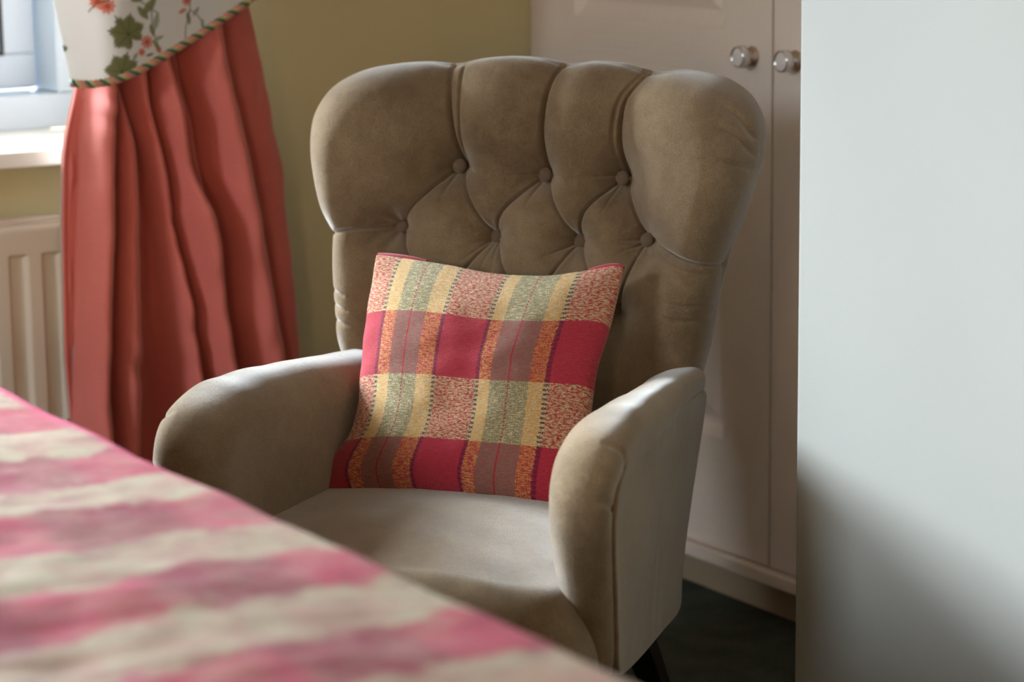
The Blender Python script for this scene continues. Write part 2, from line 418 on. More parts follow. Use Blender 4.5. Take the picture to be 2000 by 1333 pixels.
# ================================================================== BED
bed = tag(empty('bed', (.3, 2.0, 0)), 'bed in the foreground under a pink and cream checked bedspread', 'bed')
bo = np.array([.3, 2.0, 0])
def mat_bedspread():
    t = NT('checked_bedspread')
    g = t.n('ShaderNodeNewGeometry').outputs['Position']
    sp = t.n('ShaderNodeSeparateXYZ'); t.put(sp, 0, g)
    wn = t.noise(g, 9, 3); wn2 = t.noise(g, 23, 3)
    wn3 = t.noise(g, 26, 4)
    yy = t.math('ADD', t.math('ADD', sp.outputs[1], t.math('MULTIPLY', t.math('SUBTRACT', wn, .5), .10)), t.math('MULTIPLY', t.math('SUBTRACT', wn3, .5), .07))
    xx = t.math('ADD', sp.outputs[0], t.math('MULTIPLY', t.math('SUBTRACT', wn, .5), .03))
    ry = t.math('SINE', t.math('MULTIPLY', t.math('SUBTRACT', yy, 2.432-.0608), 2*math.pi/.243))
    rx = t.math('SINE', t.math('MULTIPLY', t.math('SUBTRACT', xx, .925-.0608), 2*math.pi/.243))
    fy = t.n('ShaderNodeMapRange', i_0=ry, i_1=-.25, i_2=.25).outputs[0]
    fx = t.n('ShaderNodeMapRange', i_0=rx, i_1=-.3, i_2=.3).outputs[0]
    st = t.noise(t.coord('Object', (4, 90, 1)), 4, 3); s2 = t.noise(t.coord('Object', (90, 4, 1)), 4, 3)
    cream = t.mix(st, srgb(138, 124, 98), srgb(160, 147, 122)); cream2 = t.mix(s2, srgb(150, 122, 102), srgb(152, 142, 116))
    pink = t.mix(st, srgb(138, 18, 44), srgb(158, 48, 68)); deep = t.mix(s2, srgb(96, 4, 28), srgb(138, 16, 44))
    a = t.mix(fx, cream, cream2); b = t.mix(fx, pink, deep)
    mott = t.n('ShaderNodeMapRange', i_0=t.noise(g, 17, 4), i_1=.35, i_2=.65, i_3=-.18, i_4=.18).outputs[0]
    c = t.mix(t.math('MINIMUM', 1, t.math('MAXIMUM', 0, t.math('ADD', t.n('ShaderNodeMapRange', i_0=fy, i_1=0, i_2=1, i_3=.10, i_4=.90).outputs[0], mott))), a, b)
    c = t.mix(t.n('ShaderNodeMapRange', i_0=t.noise(g, 33, 3), i_1=.5, i_2=.7, i_3=0, i_4=.35).outputs[0], c, srgb(96, 22, 44))
    c = t.mix(t.math('MULTIPLY', t.n('ShaderNodeMapRange', i_0=wn2, i_1=.52, i_2=.7).outputs[0], .45), c, srgb(144, 84, 88))
    # pink hem along the edge
    hem = t.n('ShaderNodeMapRange', i_0=sp.outputs[0], i_1=1.048, i_2=1.062).outputs[0]
    hy = t.n('ShaderNodeMapRange', i_0=sp.outputs[1], i_1=2.15, i_2=2.45).outputs[0]
    c = t.mix(t.math('MULTIPLY', hem, hy), c, srgb(176, 40, 86))
    return t.set(Base_Color=c, Roughness=.9, Sheen_Weight=.0, Normal=t.bump(t.noise(g, 300, 3), .5, .002))
M['spread'] = mat_bedspread()
# spread: top surface that rolls over the edge and hangs
ex, ztop = 1.088, .678
bx0, by0, by1 = -.45, .95, 3.06
prof = [(u, 0.0) for u in np.linspace(0, 1, 150)]
nxx, nyy = 230, 300
s = np.linspace(0, 1, nxx); yy = np.linspace(by0, by1, nyy)
R = .03; Lt = ex-R-bx0; La = R*math.pi/2; Lh = .40; T_ = Lt+La+Lh
ss = np.concatenate([np.linspace(0, Lt, 150, endpoint=False), np.linspace(Lt, Lt+La, 20, endpoint=False), np.linspace(Lt+La, T_, 60)])
S, YY = np.meshgrid(ss, yy)
px = np.where(S < Lt, bx0+S, np.where(S < Lt+La, ex-R+R*np.sin((S-Lt)/R), ex)); pz = np.where(S < Lt, ztop, np.where(S < Lt+La, ztop-R+R*np.cos((S-Lt)/R), ztop-R-(S-Lt-La)))
wr = fbm(px, YY, 3, 1.8, 3)*.009+fbm(px*.5, YY, 9, 5, 3)*.006
fade = np.clip((Lt-S)/.25, .25, 1)
pz = pz+wr*fade*(S < Lt+La)
px = px-np.where(S > Lt, .010*np.sin(YY*38+np.sin(YY*9)*1.5)*smooth01((S-Lt-La)/.2), 0)+.010*fbm(YY, 0*YY, 5, 1.3, 2)*smooth01((S-Lt+.3)/.3)
pz = np.minimum(pz, ztop+.02)
V = np.stack([px, YY, pz], -1)-bo
spread = link('bedspread', mesh_np('bedspread', V, grid_faces(nyy, len(ss))), M['spread'], bed)
md = spread.modifiers.new('thickness', 'SOLIDIFY'); md.thickness = .008; md.offset = -1
# ends of the spread (head and foot drop)
for ye, sg in ((by0, -1), (by1, 1)):
    xs = np.linspace(bx0, ex, 120); zz = np.linspace(ztop-.008, .3, 30); X, Z = np.meshgrid(xs, zz)
    Y = 0*X+ye+sg*.01*np.sin(X*40)*smooth01((ztop-Z)/.2)
    V = np.stack([X, Y, Z], -1)-bo
    o = link('end_drop', mesh_np('end_drop', V, grid_faces(30, 120)), M['spread'], bed); mdd = o.modifiers.new('thickness', 'SOLIDIFY'); mdd.thickness = .006
M['ticking'] = mat_paint('mattress_ticking', srgb(220, 214, 200), .03, .9, .2)
box('mattress', Vector((bx0+.02, by0+.03, .40))-Vector(bo), Vector((ex-.03, by1-.03, ztop-.03))-Vector(bo), M['ticking'], bed, .03, 4)
box('divan_base', Vector((bx0+.03, by0+.04, .06))-Vector(bo), Vector((ex-.05, by1-.04, .40))-Vector(bo), M['ticking'], bed, .012, 3)
for lx in (bx0+.1, ex-.12):
    for ly in (by0+.12, by1-.14):
        V, F = lathe_np([(0, 0), (.022, 0), (.024, .01), (.02, .06), (0, .061)], 20)
        o = link('leg', mesh_np('leg', V, F), M['wood'], bed); o.location = Vector((lx, ly, 0))-Vector(bo)

# ================================================================== CURTAIN
YV = 3.92
VL = [
 [[1.6405, .9419], [1.6215, .8765], [1.6073, .819], [1.5996, .6935], [1.5942, .4808], [1.5986, .3808]],
 [[1.6494, .9414], [1.6341, .859], [1.6256, .7335], [1.6144, .6072], [1.5992, .3937]],
 [[1.6943, .9389], [1.6834, .8135], [1.678, .7121], [1.6659, .559], [1.6556, .4302], [1.6567, .3514]],
 [[1.703, .9385], [1.725, .8502], [1.7285, .789], [1.7275, .726], [1.7255, .597], [1.721, .466], [1.7135, .335]],
 [[1.707, .9385], [1.729, .8502], [1.744, .786], [1.752, .723], [1.770, .592], [1.785, .461], [1.792, .331]],
 [[1.7449, .9529], [1.754, .884], [1.7745, .7993], [1.7844, .7428], [1.7871, .6942], [1.8116, .5728], [1.8282, .4334], [1.84, .3364]],
 [[1.787, .9717], [1.8053, .8944], [1.817, .8108], [1.8247, .768], [1.8361, .7447], [1.8587, .6881], [1.8703, .5598], [1.8871, .4363], [1.8989, .3558]],
 [[1.8089, .9875], [1.8159, .927], [1.8373, .8505], [1.8640, .6879], [1.8780, .5594], [1.896, .4358], [1.9088, .3553]],
 [[1.8712, 1.0565], [1.8801, 1.0146], [1.9034, .8997], [1.93, .7801], [1.946, .6815], [1.9624, .5852], [1.9845, .443], [1.9935, .3803]],
 [[1.9613, 1.0529], [1.9865, .9398], [2.0027, .8344], [2.0182, .763], [2.0204, .6742], [2.0288, .5572], [2.0366, .4479], [2.0407, .3837]]]
amps = [.030, .092, .070, -.03, .092, .086, .044, .078, .022]
skew = [1.0, 1.0, 1.0, 1.0, 1.25, 1.3, 1.2, 1.5, .8]
nper = [14, 26, 22, 16, 26, 26, 14, 40, 36]
topx = np.linspace(1.52, 1.90, 10)
zr = np.linspace(2.18, .015, 340)
cols = []
for k in range(10):
    P = np.array(VL[k])[::-1]  # ascending z
    d = (P[1]-P[0])/(P[1, 1]-P[0, 1])
    lowx = P[0, 0]+.5*d[0]*(0-P[0, 1])
    zz = np.concatenate([[0.0], P[:, 1], [P[-1, 1]+.35, 2.2]])
    tx = P[-1, 0]+(topx[k]-P[-1, 0])*.3
    xx_ = np.concatenate([[lowx], P[:, 0], [tx, topx[k]]])
    C = np.interp(zr, zz, xx_)
    ker = np.hanning(13); ker /= ker.sum(); C = np.convolve(np.pad(C, 6, mode='edge'), ker, 'valid')
    cols.append(C)
Vx, Vy = [], []
for k in range(9):
    a, b = cols[k], cols[k+1]; n = nper[k]
    for j in range(n+(1 if k == 8 else 0)):
        t = j/n
        x = a+(b-a)*t; wdt = np.clip((b-a)/.055, .12, 1.15)
        pr = math.sin(math.pi*t**skew[k])
        pr = max(pr, 0)**.75
        if k == 8: pr = math.sin(math.pi*min(1, t*1.0))**.8*1.0
        y = YV+.035-amps[k]*pr*wdt
        Vx.append(x); Vy.append(y)
Vx = np.array(Vx).T; Vy = np.array(Vy).T
Zg = np.repeat(zr[:, None], Vx.shape[1], 1)
# soft secondary creases
rip = fbm(Vx*2.2, Zg*.5, 21, 6, 3)*.006+.0035*np.sin(Zg*34+Vx*60)*np.exp(-((Vx-1.70)/.05)**2-((Zg-.5)/.1)**2)
# pinched folds near the hem line of the swag and knuckle creases
for (cx, cz, sx, sz, a, fr) in ((1.662, .885, .014, .03, .006, 130), (1.79, .70, .014, .035, .006, 120), (1.70, .47, .02, .05, .008, 70), (1.81, .52, .015, .05, .004, 90), (1.86, .68, .015, .03, .004, 110)):
    rip = rip+a*np.sin((Zg-cz)*fr+(Vx-cx)*60)*np.exp(-((Vx-cx)/sx)**2-((Zg-cz)/sz)**2)
Vy = Vy-rip*(Zg < 1.0)
# left hem turns back toward the window, right edge returns to the wall
j = np.arange(Vx.shape[1])[None, :]
Vy = Vy+.022*(1-smooth01(j/6.0))+.03*smooth01((j-(Vx.shape[1]-9))/8.0)
Vy = np.minimum(Vy, np.where(Vx < 1.645, 3.944, 4.02))
# keep clear of radiator and sill where the cloth hangs over them
V = np.stack([Vx, Vy, Zg], -1)
cur = link('curtain', mesh_np('curtain', V-np.array([1.8, 3.92, 0]), grid_faces(len(zr), Vx.shape[1])), M['coral'])
cur.location = (1.8, 3.92, 0)
md = cur.modifiers.new('thickness', 'SOLIDIFY'); md.thickness = .003; md.offset = 0
tag(cur, 'coral pink full length curtain falling in deep folds beside the window', 'curtain')
M['lining'] = mat_paint('cream_curtain_lining', srgb(226, 222, 214), .02, .9, .1)
Vl = np.stack([Vx+np.where(j < 3, -.0035, 0), Vy+.007+0*Zg, Zg], -1)
link('lining', mesh_np('lining', Vl-np.array([1.8, 3.92, 0]), grid_faces(len(zr), Vx.shape[1])), M['lining'], cur)
hem = tube_np(catmull(np.stack([Vx[::6, 0], Vy[::6, 0]-.001, Zg[::6, 0]], -1), 160), .0032, 8)
link('hem_edge', mesh_np('hem_edge', hem[0]-np.array([1.8, 3.92, 0]), hem[1]), M['coral'], cur)

# ------------------------------------------------------------------ floral swag with cord
rope_c = [[1.6085, .9375], [1.6343, .9357], [1.6701, .9427], [1.7156, .96], [1.7617, .9824], [1.8083, 1.0051], [1.8554, 1.0305], [1.903, 1.0578], [1.96, 1.10], [2.03, 1.17], [2.10, 1.30]]
swag = tag(empty('curtain_swag', (1.8, 3.86, .94)), 'white swag printed with green leaves, edged with twisted cord, over the coral curtain', 'swag')
so = np.array([1.8, 3.86, .94])
nu, nv = 420, 420
B = catmull(rope_c, nu)
left = np.array([[1.6085, .9375], [1.601, .9791], [1.593, 1.0203], [1.583, 1.0695], [1.53, 1.35], [1.44, 1.75], [1.35, 2.17]])
left = catmull(left, nv)
U, Vv = np.meshgrid(np.linspace(0, 1, nu), np.linspace(0, 1, nv)**1.0)
# rows denser near the hem
vv = np.linspace(0, 1, nv)**1.8; Vv = np.repeat(vv[:, None], nu, 1)
lx = np.interp(vv, np.linspace(0, 1, nv), left[:, 0])[:, None]; lz = np.interp(vv, np.linspace(0, 1, nv), left[:, 1])[:, None]
rx_ = (2.10+.05*vv)[:, None]; rz_ = (1.30+(2.17-1.30)*vv)[:, None]
bxr, bzr = B[:, 0][None, :], B[:, 1][None, :]
tx_ = (1.35+(2.15-1.35)*np.linspace(0, 1, nu))[None, :]; tz_ = 2.17+0*tx_
X = (1-Vv)*bxr+Vv*tx_+(1-U)*lx+U*rx_-((1-U)*(1-Vv)*1.6085+U*(1-Vv)*2.10+(1-U)*Vv*1.35+U*Vv*2.15)
Z = (1-Vv)*bzr+Vv*tz_+(1-U)*lz+U*rz_-((1-U)*(1-Vv)*.9375+U*(1-Vv)*1.30+(1-U)*Vv*2.17+U*Vv*2.17)
def swag_y(u, v): return 3.858+.05*np.clip(1-u/.16, 0, 1)**2+.10*np.clip((u-.6)/.4, 0, 1)**2-.012*np.sin(u*9+.6)*np.clip(v*3, 0, 1)
Y = swag_y(U, Vv)
# printed pattern as vertex colours
C = np.zeros((nv, nu, 4)); C[..., 3] = 1
base = np.array(srgb(226, 224, 220)[:3]); C[..., :3] = base
def paint(mask, col, a=1.0):
    mk = np.clip(mask, 0, 1)[..., None]*a; C[..., :3] = C[..., :3]*(1-mk)+np.array(col[:3])*mk
g1, g2, g3, cr1, cr2, bl = srgb(128, 128, 82), srgb(76, 82, 44), srgb(160, 166, 150), srgb(214, 132, 110), srgb(186, 84, 70), srgb(120, 136, 130)
def soft(d, wd_=.0012): return np.clip(.5-d/wd_, 0, 1)
def leaf(cx, cz, R_, rot, lobes=7):
    dx, dz = X-cx, Z-cz; r = np.hypot(dx, dz); th = np.arctan2(dz, dx)-rot
    th = (th+math.pi) % (2*math.pi)-math.pi
    A_ = np.radians([-180, -150, -122, -98, -68, -42, -18, 0, 18, 42, 68, 98, 122, 150, 180]); R0 = [.30, .80, .68, .94, .74, 1.02, .78, 1.12, .78, 1.02, .74, .94, .68, .80, .30]
    rr = R_*np.interp(th, A_, R0); rr = rr*(1+.16*(np.abs((th*17/math.pi) % 1-.5)*2-.5))
    paint(soft(r-rr), g1); paint(soft(np.abs(r-rr)-.0006, .001), g2, .8)
    for k, a0 in enumerate((-150, -98, -42, 0, 42, 98, 150)):
        a = rot+math.radians(a0); q_ = (.6, .75, .85, .95, .85, .75, .6)[k]
        d, t, _ = seg_dist(X, Z, [(cx, cz), (cx+R_*q_*math.cos(a), cz+R_*q_*math.sin(a))]); paint(soft(d-.0007*(1-.5*t), .0011), g2, .9)
        m2 = soft(r-rr)*np.clip(np.sin(r*900+k)*.5, 0, 1); paint(m2, g2, .12)
def twig(pts, col=g2, wd_=.0009):
    d, t, _ = seg_dist(X, Z, catmull(pts, 24)); paint(soft(d-wd_), col, .9)
def small(cx, cz, a, L_, W_, col):
    ca, sa = math.cos(a), math.sin(a); u = ((X-cx)*ca+(Z-cz)*sa)/L_; v = (-(X-cx)*sa+(Z-cz)*ca)/W_
    paint(np.clip((1-np.abs(u)**1.6-np.abs(v)**1.3)*6, 0, 1), col, .9); paint(soft(np.abs(v*W_)-.0004)*(np.abs(u) < .9), g2, .6)
def flower(cx, cz, R_):
    dx, dz = X-cx, Z-cz; r = np.hypot(dx, dz); th = np.arctan2(dz, dx)
    rr = R_*(.7+.3*np.abs(np.cos(th*4.5))); paint(soft(r-rr), cr1, .9); paint(soft(r-R_*.35)*.8, cr2); paint(soft(np.abs(np.sin(th*4.5))*r-.0008)*soft(r-rr), cr2, .7)
leaf(1.690, 1.012, .031, 2.2); leaf(1.679, .952, .028, 1.3); leaf(1.5975, .99, .006, .5, 5)
flower(1.7217, .998, .0115); flower(1.657, 1.058, .013); flower(1.642, 1.066, .012); flower(1.712, .982, .007); flower(1.795, 1.061, .009); flower(1.742, .985, .006)
twig([(1.735, 1.075), (1.7315, 1.045), (1.733, 1.016), (1.742, .99), (1.744, .975)]); twig([(1.7415, 1.044), (1.70, 1.07), (1.668, 1.075), (1.60, 1.08)]); twig([(1.80, 1.07), (1.80, 1.046), (1.792, 1.02), (1.79, 1.0)])
twig([(1.80, 1.046), (1.815, 1.035), (1.822, 1.02)]); twig([(1.63, 1.05), (1.64, 1.062), (1.66, 1.068)])
for a in ((1.7315, 1.016, 1.9, .012, .0045, g1), (1.742, 1.003, .3, .011, .004, g3), (1.738, .992, 2.2, .010, .004, g1), (1.728, 1.055, .8, .019, .008, g1), (1.716, 1.045, 2.3, .015, .007, g1), (1.739, 1.03, 1.3, .017, .006, g3), (1.708, 1.068, .2, .014, .006, g1),
          (1.797, 1.033, 1.7, .012, .0045, g1), (1.787, 1.045, .4, .009, .004, cr1), (1.811, 1.043, .9, .010, .004, g3), (1.822, 1.022, 1.6, .010, .004, g3), (1.648, 1.075, .6, .01, .005, g2), (1.70, .975, 1.0, .008, .004, g3), (1.726, .977, .2, .008, .003, g1)): small(*a)
rr_ = random.Random(5)
for gx in np.arange(1.48, 2.14, .15):
    for gz in np.arange(1.17, 2.15, .15):
        x_, z_ = gx+rr_.uniform(-.03, .03), gz+rr_.uniform(-.03, .03)
        leaf(x_, z_, rr_.uniform(.024, .034), rr_.uniform(0, 6)); flower(x_+.05, z_-.03, .011); twig([(x_, z_), (x_+.04, z_+.03), (x_+.06, z_+.06)])
        small(x_+.045, z_+.045, .8, .015, .006, g1); small(x_-.04, z_+.04, 2.2, .012, .005, g3)
me = mesh_np('cloth', np.stack([X, Y, Z], -1)-so, grid_faces(nv, nu))
ca = me.color_attributes.new('print', 'FLOAT_COLOR', 'POINT'); ca.data.foreach_set('color', C.reshape(-1).astype(np.float32))
cl = link('cloth', me, M['print'], swag); md = cl.modifiers.new('thickness', 'SOLIDIFY'); md.thickness = .003; md.offset = 0
# twisted cord: three strands
cn = 1400; RC = catmull(rope_c, cn); uu = np.linspace(0, 1, cn); Yc = swag_y(uu, 0*uu)-.003
Pc = np.stack([RC[:, 0], Yc, RC[:, 1]-.003], -1); T = np.gradient(Pc, axis=0); Ls = np.concatenate([[0], np.cumsum(np.linalg.norm(np.diff(Pc, axis=0), axis=1))]); T /= np.linalg.norm(T, axis=1)[:, None]
A = np.cross(T, [0, 1, 0]); A /= np.linalg.norm(A, axis=1)[:, None]; Bn = np.cross(T, A)
cord = bpy.data.objects.new('cord_trim', None); COL.objects.link(cord); cord.parent = swag
for k, mm in enumerate((M['yarn_green'], M['yarn_pink'], M['yarn_gold'])):
    a = Ls*2*math.pi/.025+k*2*math.pi/3
    P = Pc+.0036*(np.cos(a)[:, None]*A+np.sin(a)[:, None]*Bn)-so
    V, F = tube_np(P, .0034, 8); o = link('strand', mesh_np('strand', V, F), mm, cord)
    o['label'] = ['green strand', 'peach strand', 'fawn strand'][k]
# rail the curtain hangs from
pel = tag(empty('curtain_pole', (1.2, 3.92, 2.2)), 'white curtain pole above the window, out of the frame', 'curtain pole')
V, F = lathe_np([(0, -1.0), (.014, -1.0), (.014, 1.0), (0, 1.0)], 16); V = np.stack([V[:, 2], V[:, 0], V[:, 1]], -1)
link('rod', mesh_np('rod', V, F), M['upvc'], pel)
for xx_ in (-.85, .85):
    box('bracket', (xx_-.01, 0, -.012), (xx_+.01, .15, .012), M['upvc'], pel)

# ================================================================== ARMCHAIR
YAW = math.radians(52.0146)
ch = tag(empty('armchair', (1.80884, 2.99685, 0), -YAW), 'taupe velvet armchair with a deep buttoned back and dark wooden legs', 'armchair')

# ---- back
KS = .22
def yb(z): return .2+(z-.42)*KS
half_r = [(.275, .575), (.283, .62), (.290, .67), (.303, .735), (.321, .79), (.337, .85), (.341, .888), (.336, .918), (.316, .950), (.284, .971), (.25, .980), (.215, .984), (.178, .9805), (.128, .991), (.085, .994), (.044, .9895), (.0, .997)]
half_l = [(-.045, .999), (-.09, .995), (-.133, .987), (-.18, .989), (-.235, .984), (-.28, .974), (-.318, .953), (-.341, .921), (-.347, .888), (-.343, .845), (-.329, .79), (-.308, .737), (-.299, .675), (-.292, .62), (-.285, .575)]
low = [(-.255, .50), (-.232, .40), (-.215, .30), (-.20, .235), (-.15, .212), (0, .21), (.15, .212), (.20, .235), (.215, .30), (.232, .40), (.255, .50)]
NA, c0 = 1300, np.array([0, .70])
OUT = catmull(half_r+half_l+low, NA, True)
RD = np.linalg.norm(OUT-c0, axis=1)
buttons = [(-.124, .836, .012), (.010, .826, .008), (.130, .826, .012), (-.205, .747, .026), (-.062, .7345, .0), (.068, .7325, .0), (.177, .742, .026),
           (-.135, .640, .008), (.003, .632, .0), (.135, .638, .008)]
pleats = [ # polyline, broad depth at both ends, broad width, narrow depth, narrow width
 ([(-.120, .836), (-.128, .908), (-.139, .998)], .050, .015, .032, .006, .0028),
 ([(-.116, .836), (-.114, .909), (-.118, .998)], .020, .004, .012, .005, .0026),
 ([(.014, .827), (.013, .897), (.022, .963), (.042, 1.0)], .046, .015, .030, .0065, .003),
 ([(.134, .827), (.130, .885), (.141, .944), (.178, .992)], .058, .018, .040, .0065, .003),
 ([(.128, .832), (.120, .885), (.131, .944), (.170, .992)], .006, .003, .010, .004, .003),
 ([(-.200, .748), (-.268, .749), (-.322, .734)], .034, .010, .020, .005, .0028),
 ([(.180, .745), (.241, .729), (.310, .712)], .034, .012, .020, .0055, .003),
 ([(.182, .742), (.235, .718), (.285, .705)], .010, .002, .010, .003, .0025),
 ([(-.205, .748), (-.183, .779), (-.122, .837)], .035, .035, .028, .004, .0026),
 ([(-.124, .836), (-.062, .735)], .026, .026, .020, .004, .0026),
 ([(-.062, .735), (-.045, .775), (.011, .826)], .026, .026, .020, .004, .0026),
 ([(.011, .826), (.069, .733)], .026, .026, .020, .004, .0026),
 ([(.069, .733), (.082, .78), (.131, .826)], .026, .026, .020, .004, .0026),
 ([(.131, .826), (.178, .742)], .045, .045, .036, .004, .0026),
 ([(-.205, .747), (-.135, .640)], .020, .02, .018, .004, .0026), ([(-.062, .7345), (-.135, .640)], .02, .02, .018, .004, .0026), ([(-.062, .7345), (.003, .632)], .02, .02, .018, .004, .0026),
 ([(.068, .7325), (.003, .632)], .02, .02, .018, .004, .0026), ([(.068, .7325), (.135, .638)], .02, .02, .018, .004, .0026), ([(.177, .742), (.135, .638)], .02, .02, .018, .004, .0026),
 # short stray creases
 ([(-.128, .828), (-.142, .785)], .012, .0, .008, .004, .0024), ([(.006, .818), (-.012, .775)], .012, .0, .008, .004, .0024), ([(.126, .82), (.108, .775)], .012, .0, .008, .004, .0024),
 ([(.172, .74), (.12, .742)], .008, 0, .007, .003, .002), ([(.172, .735), (.13, .722)], .010, 0, .007, .0035, .0022), ([(.062, .73), (.03, .742)], .010, 0, .007, .0035, .0022), ([(.062, .728), (.02, .712)], .010, 0, .007, .0035, .0022),
 ([(-.068, .73), (-.105, .70)], .010, 0, .007, .004, .0022), ([(-.062, .726), (-.075, .68)], .006, 0, .005, .0025, .002), ([(-.058, .726), (-.05, .68)], .006, 0, .005, .0025, .002), ([(-.2, .74), (-.18, .70)], .010, 0, .007, .004, .0022),
 ([(-.118, .834), (-.085, .828)], .012, 0, .008, .0035, .0022), ([(.124, .828), (.07, .832)], .013, 0, .009, .0035, .0022), ([(.004, .826), (-.04, .832)], .012, 0, .008, .0035, .0022), ([(-.13, .84), (-.17, .842)], .007, 0, .010, .0, .002),
 ([(-.06, .985), (-.075, .93)], .0022, 0, .006, 0, .002), ([(-.03, .99), (-.045, .92)], .0022, 0, .006, 0, .002), ([(.0, .985), (-.015, .93)], .0018, 0, .005, 0, .002),
 ([(.29, .945), (.318, .925), (.338, .895)], .005, .007, .006, .0045, .003), ([(.295, .915), (.32, .90), (.338, .872)], .005, .007, .006, .0045, .003), ([(.305, .868), (.335, .855)], .005, .007, .006, .004, .003),
 ([(-.298, .66), (-.262, .655)], .006, 0, .006, .002, .003), ([(-.298, .64), (-.255, .633)], .006, 0, .006, .002, .003), ([(-.296, .615), (-.25, .612)], .006, 0, .006, .002, .003),
 ([(.29, .66), (.24, .665)], .004, 0, .008, .002, .003), ([(.288, .64), (.23, .645)], .004, 0, .008, .002, .003)]
pleats = [(catmull(P, 14) if len(P) > 2 else P, *r_) for P, *r_ in pleats]
def base_F(x, z):
    ax = np.abs(x)
    w_ = smooth01((ax-.11)/.19)
    f = .058+.058*w_*smooth01((z-.42)/.25)
    f = f+.016*smooth01((z-.83)/.07)*(1-w_)                    # fuller roll along the top
    f = f+.012*np.exp(-((ax-.24)/.10)**2-((z-.86)/.10)**2)     # full shoulders
    return f
def dig(x, z):
    acc = np.zeros_like(x)
    for bx, bz, fl in buttons:
        r = np.hypot(x-bx, z-bz); th = np.arctan2(z-bz, x-bx); B_ = float(base_F(np.array([bx]), np.array([bz]))[0])
        d = (B_-fl)*np.exp(-(np.clip(r-.006, 0, 9)/.032)**1.15)
        d = d*(1+.05*np.cos(th*7+bx*90)*np.exp(-((r-.03)/.02)**2))
        acc += d**2.4
    for P, d0, d1, wb_, nd, nw in pleats:
        d, t, s_ = seg_dist(x, z, P)
        dd = (d0+(d1-d0)*t)*np.exp(-(d/wb_)**1.15)
        acc += np.clip(dd, 0, 1)**2.4
    out = acc**(1/2.4)
    for P, d0, d1, wb_, nd, nw in pleats:
        if nd <= 0: continue
        d, t, s_ = seg_dist(x, z, P)
        fade = (1-t) if nw < .0025 else smooth01(t*2.2) if (nw == .003 and d0 < .0065) else 1
        out = out+1.15*nd*np.exp(-(d/nw)**2)*fade-.0022*np.exp(-d/.007)*(s_ > 0)*(1-np.exp(-(d/nw)**2))*fade
    return out
Rr = .075; REDGE = .03
ks = []   # (kind, value): radial inset factor
nF, nE, nB = 260, 46, 30
V = []
u_out = (OUT-c0)/RD[:, None]
for i in range(nF):                       # front, centre to start of the rolled edge
    k = (i+.5)/nF
    r = (RD-Rr)*k
    P = c0+u_out*r[:, None]; x, z = P[:, 0], P[:, 1]
    V.append(np.stack([x, yb(z)-(base_F(x, z)-dig(x, z)), z], -1))
for i in range(nE+1):                     # roll: front to silhouette
    ph_ = math.pi/2*i/nE
    r = RD-Rr*(1-math.sin(ph_))
    P = c0+u_out*r[:, None]; x, z = P[:, 0], P[:, 1]
    f0 = base_F(x, z); dg = dig(x, z)
    f = REDGE+(f0-REDGE)*math.cos(ph_)**.9
    f = f-dg*math.cos(ph_)**.6
    x = x-u_out[:, 0]*dg*math.sin(ph_)*.35; zz_ = z-u_out[:, 1]*dg*math.sin(ph_)*.35
    V.append(np.stack([x, yb(z)-f, zz_], -1))
for i in range(1, 25):                    # roll: silhouette to the rear
    ph_ = math.pi/2*i/24
    r = RD-.05*(1-math.cos(ph_)); P = c0+u_out*r[:, None]; x, z = P[:, 0], P[:, 1]
    V.append(np.stack([x, yb(z)-REDGE+.085*math.sin(ph_), z], -1))
for i in range(1, nB+1):
    k = 1-i/(nB+.5); r = (RD-.05)*k; P = c0+u_out*r[:, None]; x, z = P[:, 0], P[:, 1]
    V.append(np.stack([x, yb(z)-REDGE+.085+.006*(1-k), z], -1))
nr = len(V); V = np.concatenate(V)
F = grid_faces(nr, NA, True)
me = mesh_np('backrest', V, F)
bm = bmesh.new(); bm.from_mesh(me); bm.verts.ensure_lookup_table()
bmesh.ops.contextual_create(bm, geom=[bm.verts[i] for i in range(NA)]); bmesh.ops.contextual_create(bm, geom=[bm.verts[(nr-1)*NA+i] for i in range(NA)])
bmesh.ops.recalc_face_normals(bm, faces=bm.faces); bm.to_mesh(me); bm.free(); me.polygons.foreach_set('use_smooth', [True]*len(me.polygons))
link('backrest', me, M['velvet'], ch)
# buttons
prof = [(0, -.004), (.006, -.004), (.0095, -.002), (.0108, .0005), (.0100, .003), (.0072, .0052), (.0035, .0062), (0, .0065)]
Vb, Fb = lathe_np(prof, 28); mb = mesh_np('button', Vb, Fb); mb.materials.append(M['button'])
for bx, bz, fl in buttons:
    o = bpy.data.objects.new('button', mb); COL.objects.link(o); o.parent = ch
    x_ = np.array([bx]); z_ = np.array([bz]); f = float((base_F(x_, z_)-dig(x_, z_))[0])
    f = max(f, fl-.004)
    tilt = -.25*bx/.2
    n = Vector((tilt, -1, KS)).normalized()
    o.location = (bx, float(yb(bz))-f+.001, bz); o.rotation_euler = n.to_track_quat('Z', 'Y').to_euler()

